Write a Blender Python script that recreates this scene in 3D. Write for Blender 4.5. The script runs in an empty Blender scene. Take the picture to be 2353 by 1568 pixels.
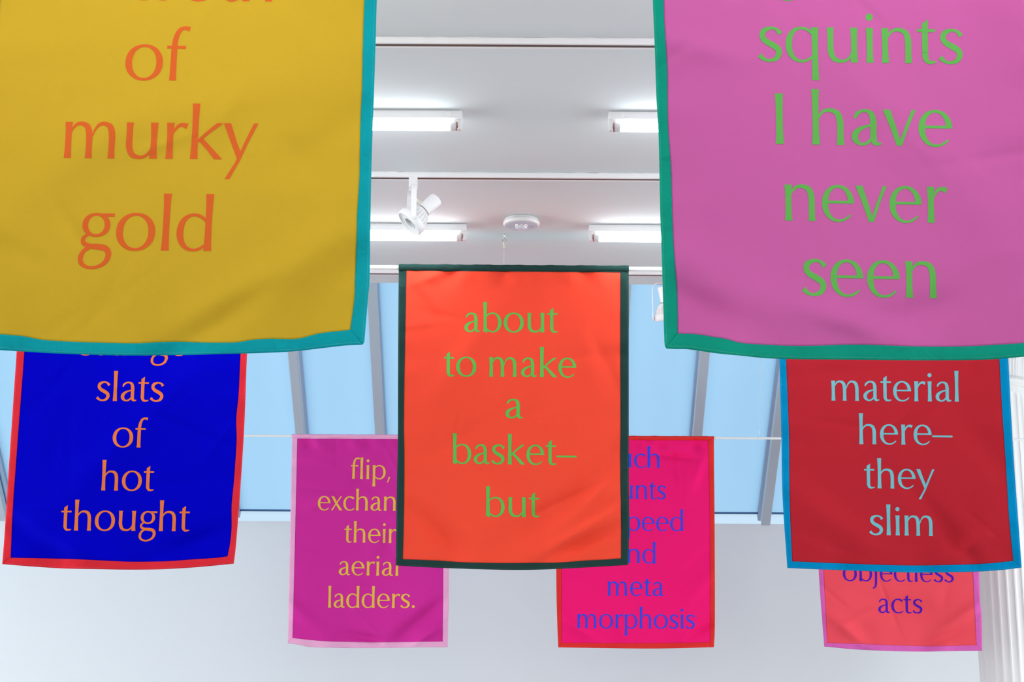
import bpy, bmesh, math, random
from mathutils import Vector, Matrix

C = bpy.context.scene.collection
SC = bpy.context.scene
PI = math.pi
R = math.radians

# ------------------------------------------------------------------ camera
W_PX, H_PX, F_PX = 2353.0, 1568.0, 4226.0
CAM = Vector((0, 0, 1.5))
PITCH, ROLL = R(14.8), R(0.34)
ROT = Matrix.Rotation(R(90) + PITCH, 3, 'X') @ Matrix.Rotation(ROLL, 3, 'Z')
cd = bpy.data.cameras.new('camera')
cam = bpy.data.objects.new('camera', cd)
C.objects.link(cam)
cam.location = CAM
cam.rotation_euler = ROT.to_euler()
cd.sensor_width = 36
cd.lens = F_PX / W_PX * 36
cd.clip_start = 0.05
cd.clip_end = 100
SC.camera = cam

# ------------------------------------------------------------------ exposure, sky, added daylight lamps
SC.view_settings.view_transform = 'Standard'
SC.view_settings.look = 'None'
SC.view_settings.gamma = 1
SC.view_settings.use_curve_mapping = False
SC.view_settings.exposure = 0.0
wd = bpy.data.worlds.new('sky')
SC.world = wd
wd.use_nodes = True
wd.node_tree.nodes['Background'].inputs[0].default_value = (0.60, 0.80, 0.97, 1)
wd.node_tree.nodes['Background'].inputs[1].default_value = 1.0


def area(name, loc, rot, sx, sy, power, col):
    l = bpy.data.lights.new(name, 'AREA')
    l.shape = 'RECTANGLE'
    l.size, l.size_y = sx, sy
    l.energy = power
    l.color = col
    o = bpy.data.objects.new(name, l)
    C.objects.link(o)
    o.location = loc
    o.rotation_euler = rot
    return o


# added area lamp at an invented front window, fills in from behind the camera
area('added_front_daylight', (0, -4.15, 2.0), (R(90), 0, 0), 8.6, 2.8, 165, (1.0, 0.985, 0.97))
# added area lamps at invented side windows, out of view, brightening the back rows
area('added_left_daylight', (-6.2, 5.6, 2.0), (R(90), 0, R(-90)), 6.4, 2.6, 350, (0.96, 0.985, 1.0))
area('added_right_daylight', (5.2, 5.6, 2.0), (R(90), 0, R(90)), 6.4, 2.6, 240, (0.96, 0.985, 1.0))

# ------------------------------------------------------------------ dimensions (metres; y runs into the room)
CEIL = 1.5 + 1.93
D1, D2, D3 = 3.3, 5.9, 8.65            # the three rows of banners
YW = 10.2                              # back wall
SILL = 1.5 + 1.645                     # top of the back wall, foot of the roof glazing
SLOPE = 0.732                          # rise of the glazing towards the room
CEDGE = 6.48                           # ceiling edge at the light well
XL, XR, YB = -6.0, 5.0, -4.0
XGL, XGR = -5.6, 2.25                  # glazing from / to
WELL = 1.5 + 2.80                      # soffit over the light well


def ray(px, py):
    return ROT @ Vector(((px - W_PX / 2) / F_PX, (H_PX / 2 - py) / F_PX, -1))


def at(px, py, y):
    d = ray(px, py)
    return CAM + d * (y / d.y)


def at_z(px, py, z):
    d = ray(px, py)
    return CAM + d * ((z - CAM.z) / d.z)


def at_glass(px, py, off=0.0):
    """point on the sloped glazing, off metres inside it"""
    d = ray(px, py)
    n = Vector((0, -SLOPE, -1)).normalized()
    p0 = Vector((0, YW, SILL)) + n * off
    return CAM + d * ((p0 - CAM).dot(n) / d.dot(n))


def lin(c):
    return tuple(((v / 255) / 12.92 if v / 255 < 0.04045 else ((v / 255 + 0.055) / 1.055) ** 2.4) for v in c)


# ------------------------------------------------------------------ materials
def mat(name, col, rough=0.6, metal=0.0, bump=0.0, bscale=200.0, spec=0.5, vary=0.0):
    m = bpy.data.materials.new(name)
    m.use_nodes = True
    nt = m.node_tree
    b = nt.nodes['Principled BSDF']
    b.inputs['Base Color'].default_value = (*col, 1)
    b.inputs['Roughness'].default_value = rough
    b.inputs['Metallic'].default_value = metal
    b.inputs['Specular IOR Level'].default_value = spec
    tc = nt.nodes.new('ShaderNodeTexCoord')
    if bump:
        n = nt.nodes.new('ShaderNodeTexNoise')
        n.inputs['Scale'].default_value = bscale
        n.inputs['Detail'].default_value = 3
        nt.links.new(tc.outputs['Object'], n.inputs['Vector'])
        bp = nt.nodes.new('ShaderNodeBump')
        bp.inputs['Strength'].default_value = bump
        bp.inputs['Distance'].default_value = 0.002
        nt.links.new(n.outputs['Fac'], bp.inputs['Height'])
        nt.links.new(bp.outputs['Normal'], b.inputs['Normal'])
    if vary:
        n = nt.nodes.new('ShaderNodeTexNoise')
        n.inputs['Scale'].default_value = 3
        nt.links.new(tc.outputs['Object'], n.inputs['Vector'])
        mx = nt.nodes.new('ShaderNodeMixRGB')
        mx.inputs[1].default_value = (*[v * (1 - vary) for v in col], 1)
        mx.inputs[2].default_value = (*[min(1, v * (1 + vary)) for v in col], 1)
        nt.links.new(n.outputs['Fac'], mx.inputs[0])
        nt.links.new(mx.outputs[0], b.inputs['Base Color'])
    return m


def cloth(name, col, wrinkle=0.0, stitch=False):
    """woven polyester: fine weave bump, soft sheen, dashed stitching on the hems (v across, u along in metres)"""
    m = bpy.data.materials.new(name)
    m.use_nodes = True
    nt = m.node_tree
    L = nt.links.new
    b = nt.nodes['Principled BSDF']
    b.inputs['Base Color'].default_value = (*col, 1)
    b.inputs['Roughness'].default_value = 0.75
    b.inputs['Specular IOR Level'].default_value = 0.03
    tc = nt.nodes.new('ShaderNodeTexCoord')
    n = nt.nodes.new('ShaderNodeTexNoise')
    n.inputs['Scale'].default_value = 700
    n.inputs['Detail'].default_value = 2
    L(tc.outputs['Object'], n.inputs['Vector'])
    bp = nt.nodes.new('ShaderNodeBump')
    bp.inputs['Strength'].default_value = 0.12
    bp.inputs['Distance'].default_value = 0.0006
    L(n.outputs['Fac'], bp.inputs['Height'])
    last = bp
    if wrinkle:
        w = nt.nodes.new('ShaderNodeTexNoise')
        w.inputs['Scale'].default_value = 22
        w.inputs['Detail'].default_value = 2
        w.inputs['Distortion'].default_value = 0.6
        L(tc.outputs['Object'], w.inputs['Vector'])
        b2 = nt.nodes.new('ShaderNodeBump')
        b2.inputs['Strength'].default_value = wrinkle
        b2.inputs['Distance'].default_value = 0.012
        L(w.outputs['Fac'], b2.inputs['Height'])
        L(bp.outputs['Normal'], b2.inputs['Normal'])
        last = b2
    L(last.outputs['Normal'], b.inputs['Normal'])
    if stitch:
        sp = nt.nodes.new('ShaderNodeSeparateXYZ')
        L(tc.outputs['UV'], sp.inputs[0])

        def mth(op, a, v):
            q = nt.nodes.new('ShaderNodeMath')
            q.operation = op
            if hasattr(a, 'links'):
                L(a, q.inputs[0])
            else:
                q.inputs[0].default_value = a
            if hasattr(v, 'links'):
                L(v, q.inputs[1])
            else:
                q.inputs[1].default_value = v
            return q.outputs[0]
        fr = mth('FRACT', mth('MULTIPLY', sp.outputs[0], 1 / 0.0045), 0)
        dash = mth('LESS_THAN', fr, 0.55)
        band = mth('LESS_THAN', mth('ABSOLUTE', mth('SUBTRACT', sp.outputs[1], 0.17), 0), 0.010)
        f = mth('MULTIPLY', mth('MULTIPLY', dash, band), 0.36)
        mx = nt.nodes.new('ShaderNodeMixRGB')
        mx.inputs[1].default_value = (*col, 1)
        mx.inputs[2].default_value = (*[v * 0.55 + 0.38 for v in col], 1)
        L(f, mx.inputs[0])
        L(mx.outputs[0], b.inputs['Base Color'])
    return m


def emit(name, col, s):
    m = bpy.data.materials.new(name)
    m.use_nodes = True
    nt = m.node_tree
    nt.nodes.clear()
    e = nt.nodes.new('ShaderNodeEmission')
    e.inputs[0].default_value = (*col, 1)
    e.inputs[1].default_value = s
    o = nt.nodes.new('ShaderNodeOutputMaterial')
    nt.links.new(e.outputs[0], o.inputs[0])
    return m


def glass(name):
    m = bpy.data.materials.new(name)
    m.use_nodes = True
    nt = m.node_tree
    nt.nodes.clear()
    t = nt.nodes.new('ShaderNodeBsdfTransparent')
    g = nt.nodes.new('ShaderNodeBsdfGlossy')
    g.inputs['Roughness'].default_value = 0.02
    mx = nt.nodes.new('ShaderNodeMixShader')
    mx.inputs[0].default_value = 0.06
    o = nt.nodes.new('ShaderNodeOutputMaterial')
    nt.links.new(t.outputs[0], mx.inputs[1])
    nt.links.new(g.outputs[0], mx.inputs[2])
    nt.links.new(mx.outputs[0], o.inputs[0])
    return m


def shade_fabric(name, trans, refl):
    """translucent blind cloth: glows with the daylight behind it"""
    m = bpy.data.materials.new(name)
    m.use_nodes = True
    nt = m.node_tree
    nt.nodes.clear()
    t = nt.nodes.new('ShaderNodeBsdfTranslucent')
    t.inputs[0].default_value = (*trans, 1)
    d = nt.nodes.new('ShaderNodeBsdfDiffuse')
    d.inputs[0].default_value = (*refl, 1)
    a = nt.nodes.new('ShaderNodeAddShader')
    o = nt.nodes.new('ShaderNodeOutputMaterial')
    nt.links.new(t.outputs[0], a.inputs[0])
    nt.links.new(d.outputs[0], a.inputs[1])
    nt.links.new(a.outputs[0], o.inputs[0])
    return m


M = {
    'wall': mat('white_wall_paint', (0.745, 0.762, 0.772), 0.85, bump=0.03, bscale=60, spec=0.2),
    'ceiling': mat('white_ceiling_paint', (0.69, 0.715, 0.73), 0.9, bump=0.03, bscale=80, spec=0.15),
    'floor': mat('pale_concrete', (0.34, 0.34, 0.33), 0.5, bump=0.1, bscale=20, vary=0.12),
    'white': mat('white_enamel', (0.82, 0.82, 0.83), 0.35),
    'white_plastic': mat('white_plastic', (0.75, 0.75, 0.74), 0.3),
    'cap': mat('lamp_cap_grey', (0.62, 0.62, 0.63), 0.35),
    'red_ring': mat('red_band', (0.55, 0.08, 0.06), 0.4),
    'groove': mat('track_groove', (0.10, 0.065, 0.055), 0.6),
    'tube': emit('fluorescent_tube', (0.93, 0.985, 1.0), 17),
    'mullion': mat('grey_aluminium', (0.43, 0.48, 0.54), 0.5, spec=0.3),
    'mullion_rear': mat('grey_aluminium_channel', (0.32, 0.39, 0.52), 0.5, spec=0.3),
    'blind': shade_fabric('pale_blue_blind', (0.76, 0.885, 0.95), (0.08, 0.09, 0.10)),
    'blind_bar': mat('blue_hem_bar', (0.05, 0.13, 0.28), 0.5),
    'glass': glass('clear_glass'),
    'rod': mat('white_rod', (0.80, 0.80, 0.79), 0.3),
    'steel': mat('brushed_steel', (0.42, 0.40, 0.35), 0.4, metal=0.6),
    'chrome': mat('chrome', (0.75, 0.77, 0.8), 0.12, metal=1.0),
    'wire': mat('steel_wire', (0.72, 0.72, 0.72), 0.4, metal=0.3),
    'plaster': mat('cream_painted_iron', (0.76, 0.745, 0.73), 0.6, bump=0.12, bscale=35, spec=0.3),
    'sensor_plate': mat('sensor_plate', (0.52, 0.60, 0.70), 0.25),
    'sensor_lens': mat('sensor_lens', (0.62, 0.66, 0.72), 0.08, spec=0.8),
    'lens': mat('lamp_lens', (0.42, 0.44, 0.48), 0.25, spec=0.5),
    'collar': mat('collar_grey', (0.25, 0.24, 0.23), 0.4),
    'cable': mat('cream_cable', (0.72, 0.70, 0.60), 0.5),
}


# ------------------------------------------------------------------ mesh helpers
class MB:
    def __init__(self):
        self.v, self.f, self.uv = [], [], {}

    def vert(self, p):
        self.v.append(tuple(p))
        return len(self.v) - 1

    def box(self, c, s, rot=None):
        c = Vector(c)
        hx, hy, hz = s[0] / 2, s[1] / 2, s[2] / 2
        i = len(self.v)
        for x, y, z in ((-1, -1, -1), (1, -1, -1), (1, 1, -1), (-1, 1, -1), (-1, -1, 1), (1, -1, 1), (1, 1, 1), (-1, 1, 1)):
            p = Vector((x * hx, y * hy, z * hz))
            if rot:
                p = rot @ p
            self.v.append(tuple(c + p))
        for q in ((0, 3, 2, 1), (4, 5, 6, 7), (0, 1, 5, 4), (1, 2, 6, 5), (2, 3, 7, 6), (3, 0, 4, 7)):
            self.f.append(tuple(i + k for k in q))
        return self

    def lathe(self, prof, c, axis=(0, 0, 1), n=32, rad=None, cap=True):
        """prof: (radius, height) along axis from c; rad(k, theta, r) may modulate"""
        a = Vector(axis).normalized()
        u = a.orthogonal().normalized()
        w = a.cross(u)
        c = Vector(c)
        i0 = len(self.v)
        for k, (r, h) in enumerate(prof):
            for j in range(n):
                t = 2 * PI * j / n
                rr = rad(k, t, r) if rad else r
                self.v.append(tuple(c + a * h + (u * math.cos(t) + w * math.sin(t)) * rr))
        for k in range(len(prof) - 1):
            for j in range(n):
                j2 = (j + 1) % n
                self.f.append((i0 + k * n + j, i0 + k * n + j2, i0 + (k + 1) * n + j2, i0 + (k + 1) * n + j))
        if cap:
            self.f.append(tuple(i0 + j for j in reversed(range(n))))
            self.f.append(tuple(i0 + (len(prof) - 1) * n + j for j in range(n)))
        return self

    def tube(self, pts, r, n=10, closed=False, cap=True):
        pts = [Vector(p) for p in pts]
        i0 = len(self.v)
        m = len(pts)
        prev = None
        for k, p in enumerate(pts):
            if closed:
                t = (pts[(k + 1) % m] - pts[k - 1]).normalized()
            else:
                t = (pts[min(k + 1, m - 1)] - pts[max(k - 1, 0)]).normalized()
            u = t.orthogonal().normalized() if prev is None else (prev - t * prev.dot(t)).normalized()
            prev = u
            w = t.cross(u)
            rr = r[k] if isinstance(r, (list, tuple)) else r
            for j in range(n):
                a = 2 * PI * j / n
                self.v.append(tuple(p + (u * math.cos(a) + w * math.sin(a)) * rr))
        for k in range(m if closed else m - 1):
            k2 = (k + 1) % m
            for j in range(n):
                j2 = (j + 1) % n
                self.f.append((i0 + k * n + j, i0 + k * n + j2, i0 + k2 * n + j2, i0 + k2 * n + j))
        if cap and not closed:
            self.f.append(tuple(i0 + j for j in reversed(range(n))))
            self.f.append(tuple(i0 + (m - 1) * n + j for j in range(n)))
        return self

    def grid(self, P, uv=None):
        """P[i][j] points"""
        i0 = len(self.v)
        nj = len(P[0])
        for row in P:
            for p in row:
                self.v.append(tuple(p))
        for i in range(len(P) - 1):
            for j in range(nj - 1):
                q = (i0 + i * nj + j, i0 + (i + 1) * nj + j, i0 + (i + 1) * nj + j + 1, i0 + i * nj + j + 1)
                self.f.append(q)
        if uv:
            for i in range(len(P)):
                for j in range(nj):
                    self.uv[i0 + i * nj + j] = uv[i][j]
        return self

    def build(self, name, m, parent=None, smooth=False, solid=0.0, origin=None, bevel=0.0):
        me = bpy.data.meshes.new(name)
        o = Vector(origin) if origin is not None else (Vector((0, 0, 0)) if parent is None else Vector(parent.location))
        me.from_pydata([tuple(Vector(p) - o) for p in self.v], [], self.f)
        me.materials.append(m)
        if self.uv:
            l = me.uv_layers.new(name='UVMap')
            for lp in me.loops:
                l.data[lp.index].uv = self.uv.get(lp.vertex_index, (0, 0))
        bm = bmesh.new()
        bm.from_mesh(me)
        if not solid and not self.uv:
            bmesh.ops.recalc_face_normals(bm, faces=bm.faces)
        bm.to_mesh(me)
        bm.free()
        if smooth:
            for p in me.polygons:
                p.use_smooth = True
        me.update()
        ob = bpy.data.objects.new(name, me)
        C.objects.link(ob)
        if parent is not None:
            ob.parent = parent
            if parent.parent is not None:
                pass
        else:
            ob.location = o
        if solid:
            s = ob.modifiers.new('thickness', 'SOLIDIFY')
            s.thickness = solid
            s.offset = -1
        if bevel:
            b = ob.modifiers.new('edge', 'BEVEL')
            b.width = bevel
            b.segments = 2
            b.limit_method = 'ANGLE'
        if smooth and not solid:
            try:
                me.set_sharp_from_angle(angle=R(40))
            except Exception:
                pass
        return ob


def thing(name, loc, label, cat, group=None, kind=None):
    o = bpy.data.objects.new(name, None)
    C.objects.link(o)
    o.empty_display_size = 0.1
    o.location = loc
    if label:
        o['label'] = label
    if cat:
        o['category'] = cat
    if group:
        o['group'] = group
    if kind:
        o['kind'] = kind
    return o


def struct(o):
    o['kind'] = 'structure'
    return o


# ------------------------------------------------------------------ the room
T = 0.15
struct(MB().box(((XL + XR) / 2, (YB + YW) / 2, -T / 2), (XR - XL + 2 * T, YW - YB + 2 * T, T)).build('floor', M['floor']))
struct(MB().box(((XL + XR) / 2, (YB + CEDGE) / 2, CEIL + 0.12), (XR - XL, CEDGE - YB, 0.24)).build('ceiling', M['ceiling']))
TOP = WELL + 0.4
WY0, WY1, WZ0, WZ1 = 2.2, 9.0, 0.6, 3.35
for nm, x, wn in (('wall_left', XL - T / 2, 'added_window_3'), ('wall_right', XR + T / 2, 'added_window_4')):  # the side windows are added, unseen openings for the fill lamps
    m = MB().box((x, (YB - T + WY0) / 2, TOP / 2), (T, WY0 - YB + T, TOP))
    m.box((x, (YW + T + WY1) / 2, TOP / 2), (T, YW + T - WY1, TOP))
    m.box((x, (WY0 + WY1) / 2, WZ0 / 2), (T, WY1 - WY0, WZ0))
    m.box((x, (WY0 + WY1) / 2, (WZ1 + TOP) / 2), (T, WY1 - WY0, TOP - WZ1))
    struct(m.build(nm, M['wall']))
    w3 = struct(thing(wn, (x, (WY0 + WY1) / 2, WZ0), None, None))
    m = MB()
    for k in range(5):
        m.box((x, WY0 + 0.03 + (WY1 - WY0 - 0.06) * k / 4, (WZ0 + WZ1) / 2), (0.07, 0.06, WZ1 - WZ0))
    for z in (WZ0 + 0.03, WZ1 - 0.03):
        m.box((x, (WY0 + WY1) / 2, z), (0.07, WY1 - WY0, 0.06))
    m.build('added_window_frame', M['mullion'], w3)
    for k in range(4):
        MB().box((x, WY0 + 0.03 + (WY1 - WY0 - 0.06) * (k + 0.5) / 4, (WZ0 + WZ1) / 2), (0.008, 1.62, WZ1 - WZ0 - 0.12)).build('pane', M['glass'], w3)
# back wall: low under the glazing, full height right of it
m = MB().box(((XL + XGR) / 2, YW + T / 2, SILL / 2), (XGR - XL, T, SILL))
m.box(((XGR + XR) / 2, YW + T / 2, WELL / 2), (XR - XGR, T, WELL))
struct(m.build('wall_back', M['wall']))
# fascia and soffit closing the light well
YG = YW - (WELL - SILL - 0.06) / SLOPE      # where the glazing meets the soffit
m = MB().box(((XL + XR) / 2, CEDGE - 0.06, (CEIL + 0.24 + WELL) / 2), (XR - XL, 0.12, WELL - CEIL - 0.24))
m.box(((XL + XR) / 2, (CEDGE - 0.12 + YG) / 2, WELL + 0.06), (XR - XL, YG - CEDGE + 0.12, 0.12))
m.box(((XGR + XR) / 2, (YG + YW + T) / 2, WELL + 0.06), (XR - XGR, YW + T - YG, 0.12))
struct(m.build('trim_1', M['ceiling']))
# triangular cheek where the glazing ends, and the strip left of it
m = MB()
for x0, x1 in ((XGR, XGR + 0.08), (XL, XGL)):
    i = len(m.v)
    pts = [(YW, SILL - 0.01), (YG, WELL), (YG, WELL + 0.12), (YW + T, WELL + 0.12), (YW + T, SILL - 0.01)] if x0 != XGR else \
          [(YW, SILL - 0.01), (YG, WELL - 0.05), (YG, WELL), (YW, WELL)]
    for x in (x0, x1):
        for (y, z) in pts:
            m.v.append((x, y, z))
    n = len(pts)
    m.f.append(tuple(range(i, i + n)))
    m.f.append(tuple(range(i + 2 * n - 1, i + n - 1, -1)))
    for k in range(n):
        k2 = (k + 1) % n
        m.f.append((i + k, i + n + k, i + n + k2, i + k2))
struct(m.build('trim_2', M['wall']))
# unseen front wall, with a window added for fill light from behind
m = MB().box(((XL + XR) / 2, YB - T / 2, 0.25), (XR - XL, T, 0.5))
m.box(((XL + XR) / 2, YB - T / 2, 3.4 + (CEIL + 0.24 - 3.4) / 2), (XR - XL, T, CEIL + 0.24 - 3.4))
m.box(((XL - 4.4) / 2, YB - T / 2, 1.95), (-4.4 - XL, T, 2.9))
m.box(((XR + 4.4) / 2, YB - T / 2, 1.95), (XR - 4.4, T, 2.9))
struct(m.build('wall_front', M['wall']))
w2 = struct(thing('added_window_2', (0, YB - 0.08, 0.5), None, None))
m = MB()
for x in (-4.37, -1.46, 1.46, 4.37):
    m.box((x, YB - 0.08, 1.95), (0.06, 0.08, 2.9))
for z in (0.53, 3.37):
    m.box((0, YB - 0.08, z), (8.8, 0.08, 0.06))
m.build('added_window_frame', M['mullion'], w2)
for x in (-2.915, 0, 2.915):
    MB().box((x, YB - 0.08, 1.95), (2.84, 0.008, 2.78)).build('pane', M['glass'], w2)

# ------------------------------------------------------------------ the sloped roof glazing
nin = Vector((0, -SLOPE, -1)).normalized()          # into the room
up = Vector((0, -1, SLOPE)).normalized()            # up the slope
rotg = Matrix((Vector((1, 0, 0)), up, -nin)).transposed()   # local x, y(up slope), z(outwards)
GLEN = (Vector((0, YG, WELL)) - Vector((0, YW, SILL))).length + 0.05
w1 = struct(thing('window_1', (0, YW, SILL), None, None))
base = Vector((0, YW, SILL))


def gbox(m, x, s0, s1, off0, off1, w):
    """bar on the glazing: x centre, from s0 to s1 up the slope, off0..off1 inside the glass plane"""
    c = base + up * ((s0 + s1) / 2) + nin * ((off0 + off1) / 2)
    m.box((x, c.y, c.z), (w, s1 - s0, abs(off1 - off0)), rotg)
    return m


xs = []
for k in range(-8, 9):
    p = at_glass(675 + 188.6 * k, 806, 0.10)
    if XGL < p.x < XGR - 0.05:
        xs.append(p.x)
for x in xs:
    gbox(MB(), x, 0.135, GLEN, 0.10, 0.15, 0.048).build('mullion', M['mullion'], w1, bevel=0.002)
    r = MB()
    for s in (-1, 1):
        gbox(r, x + s * 0.0165, 0.055, GLEN, -0.02, 0.03, 0.016)
    r.build('glazing_channel', M['mullion_rear'], w1)
edges = [XGL] + xs + [XGR]
for a, b in zip(edges[:-1], edges[1:]):
    if b - a < 0.03:
        continue
    gbox(MB(), (a + b) / 2, 0.088, GLEN, -0.004, 0.0, b - a - 0.004).build('blind', M['blind'], w1)
    gbox(MB(), (a + b) / 2, 0.083, 0.091, 0.0, 0.008, b - a - 0.05).build('blind_hem_bar', M['blind_bar'], w1)
    gbox(MB(), (a + b) / 2, 0.0, GLEN, -0.06, -0.054, b - a - 0.002).build('pane', M['glass'], w1)

# ------------------------------------------------------------------ fluted column at the right
cp = at(2310, 1300, 9.1)
cx, cy = cp.x, 9.1
CR = 0.155
zt = at(2330, 899, cy - CR).z
col = thing('fluted_column', (cx, cy, 0), 'cream painted fluted column behind the dark red banner at the right edge', 'column')
NF, SEG = 24, 12
zs = [0.22] + [0.22 + (zt - 0.26) * k / 10 for k in range(1, 11)] + [zt - 0.04 + 0.04 * math.sin(PI / 2 * k / 8) for k in range(1, 9)] + [zt + 0.035]
rt = 0.022


def flute(k, t, r):
    z = zs[k]
    ph = (t / (2 * PI) * NF) % 1.0
    a = abs(ph - 0.5) * 2
    wv = 0.80
    if z > zt - rt:
        wv = 0.80 * math.sqrt(max(0, 1 - ((z - zt + rt) / rt) ** 2)) if z < zt else 0
    if wv <= 0.01 or a >= wv:
        return r
    return r - 0.0065 * (wv / 0.8) * math.sqrt(max(0, 1 - (a / wv) ** 2))


MB().lathe([(CR, z) for z in zs], (cx, cy, 0), n=NF * SEG, rad=flute).build('shaft', M['plaster'], col, smooth=True)
MB().lathe([(CR + 0.05, 0), (CR + 0.05, 0.06), (CR + 0.03, 0.08), (CR + 0.045, 0.12), (CR + 0.03, 0.16), (CR + 0.01, 0.18), (CR + 0.01, 0.2), (CR, 0.225)],
           (cx, cy, 0), n=64).build('column_base', M['plaster'], col, smooth=True)
za = zt + 0.03
MB().lathe([(CR - 0.01, za), (CR + 0.006, za + 0.004), (CR + 0.006, za + 0.012), (CR + 0.016, za + 0.018), (CR + 0.022, za + 0.03), (CR + 0.016, za + 0.043),
            (CR + 0.004, za + 0.048), (CR - 0.004, za + 0.056)], (cx, cy, 0), n=96).build('astragal', M['plaster'], col, smooth=True)
zb = za + 0.05
prof = []
for k in range(41):
    h = k / 40 * 0.34
    prof.append((CR - 0.008 + 0.075 * (k / 40) ** 2, zb + h))


def leaf(k, t, r):
    v = k / 40
    row = 0 if v < 0.5 else 1
    vv = (v - 0.5 * row) / 0.5
    ph = (t / (2 * PI) * 8 + 0.5 * row) % 1.0 - 0.5
    wd_ = 0.46 * (1 - 0.75 * vv ** 2)
    d = 0.0
    if abs(ph) < wd_:
        rib = 0.55 + 0.45 * math.cos(ph * 2 * PI * 7)
        d = (0.012 + 0.03 * vv ** 3) * (0.55 + 0.45 * rib) * (1 - (abs(ph) / wd_) ** 3)
    return r + d


MB().lathe(prof, (cx, cy, 0), n=288, rad=leaf).build('capital', M['plaster'], col, smooth=True)
zc = zb + 0.34
MB().box((cx, cy, (zc + WELL) / 2), (0.52, 0.52, WELL - zc)).build('abacus', M['plaster'], col, bevel=0.01)

# ------------------------------------------------------------------ ceiling tracks
TRK = []
for (py, lab) in ((101, 'white ceiling track nearest the camera, above the front pair of tube lights'),
                  (408, 'white ceiling track between the two tube light rows, carrying the tilted spotlight'),
                  (628.5, 'white ceiling track at the ceiling edge, just behind the rod of the orange banner')):
    y = at_z(1176, py, CEIL - 0.012).y
    TRK.append(y)
    x0, x1 = -4.5, 4.2
    t = thing('lighting_track', ((x0 + x1) / 2, y, CEIL), lab, 'lighting track', 'white lighting tracks on the ceiling')
    m = MB().box(((x0 + x1) / 2, y - 0.0125, CEIL - 0.009), (x1 - x0, 0.009, 0.018))
    m.box(((x0 + x1) / 2, y + 0.0125, CEIL - 0.009), (x1 - x0, 0.009, 0.018))
    m.box(((x0 + x1) / 2, y, CEIL - 0.002), (x1 - x0, 0.034, 0.004))
    m.build('track_profile', M['white'], t, bevel=0.001)
    MB().box(((x0 + x1) / 2, y, CEIL - 0.010), (x1 - x0, 0.0155, 0.012)).build('track_groove', M['groove'], t)

# ------------------------------------------------------------------ fluorescent batten lights
FL = 1.25


def batten(x0, y, label):
    """x0 left end"""
    t = thing('fluorescent_light', (x0 + FL / 2, y, CEIL), label, 'ceiling light', 'white batten lights with a bare fluorescent tube')
    x1 = x0 + FL
    h = MB().box((x0 + FL / 2, y, CEIL - 0.0125), (FL, 0.042, 0.023)).build('housing', M['white'], t, bevel=0.0015)
    for s, xe in ((1, x0), (-1, x1)):
        MB().lathe([(0.0075, 0), (0.0075, 0.0012), (0.0068, 0.0018)], (xe + s * 0.038, y - 0.021, CEIL - 0.0125), (0, -1, 0), 24).build('knockout_cap', M['white'], h if False else t)
        m = MB().box((xe + s * 0.0065, y, CEIL - 0.038), (0.011, 0.022, 0.030))
        m.box((xe + s * 0.013, y, CEIL - 0.034), (0.008, 0.014, 0.02))
        m.build('lampholder', M['white_plastic'], t, bevel=0.002)
        MB().lathe([(0.0128, 0), (0.0132, 0.001), (0.0132, 0.017), (0.0125, 0.018)], (xe + s * 0.0145, y, CEIL - 0.041), (s, 0, 0), 24).build('tube_cap', M['cap'], t, smooth=True)
        MB().lathe([(0.0137, 0), (0.0137, 0.0018)], (xe + s * 0.0145, y, CEIL - 0.041), (s, 0, 0), 24).build('red_ring', M['red_ring'], t)
    MB().lathe([(0.0125, 0), (0.013, 0.002), (0.013, FL - 0.069), (0.0125, FL - 0.067)], (x0 + 0.0335, y, CEIL - 0.041), (1, 0, 0), 24).build('lamp_tube', M['tube'], t, smooth=True)
    return t


yl1 = at_z(1176, 275, CEIL - 0.02).y
yl2 = at_z(1176, 532, CEIL - 0.02).y
batten(at(1062, 275, yl1).x - FL, yl1, 'lit tube light on the ceiling beside the yellow banner, nearer row')
batten(at(1398, 275, yl1).x, yl1, 'lit tube light on the ceiling beside the pink banner, nearer row')
batten(at(1072, 532, yl2).x - FL, yl2, 'lit tube light on the ceiling behind the tilted spotlight')
batten(at(1353, 532, yl2).x, yl2, 'lit tube light on the ceiling right of the round motion sensor')
# unseen rows added to light the banners from overhead, a metre apart
XA, XB = at(1062, 275, yl1).x - FL, at(1398, 275, yl1).x
for k, o in enumerate(('third', 'fourth', 'fifth')):
    batten(XA, yl1 - 1.0 * (k + 1), 'added lit tube light out of view overhead left, %s row from the skylight' % o)
    batten(XB, yl1 - 1.0 * (k + 1), 'added lit tube light out of view overhead right, %s row from the skylight' % o)

# ------------------------------------------------------------------ round motion sensor
sp = at_z(1198, 512, CEIL - 0.01)
s = thing('motion_sensor', (sp.x, sp.y, CEIL), 'round white motion sensor on the ceiling between two tube lights', 'sensor')
c = (sp.x, sp.y, CEIL)
MB().lathe([(0.053, 0), (0.056, 0.001), (0.0565, 0.006), (0.0555, 0.007)], c, (0, 0, -1), 48).build('mounting_base', M['white_plastic'], s, smooth=True)
MB().lathe([(0.0555, 0.007), (0.0592, 0.0085), (0.0605, 0.012), (0.0592, 0.017), (0.0562, 0.0205), (0.053, 0.021)], c, (0, 0, -1), 64).build('cover_ring', M['white_plastic'], s, smooth=True)
fp = MB().lathe([(0.053, 0.0195), (0.053, 0.0217), (0.051, 0.0223)], c, (0, 0, -1), 64).build('face_plate', M['sensor_plate'], s)
MB().tube([(sp.x + 0.0225 * math.cos(a * PI / 24), sp.y + 0.0225 * math.sin(a * PI / 24), CEIL - 0.023) for a in range(48)], 0.0016, 8, closed=True).build('lens_ring', M['chrome'], s, smooth=True)
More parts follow.
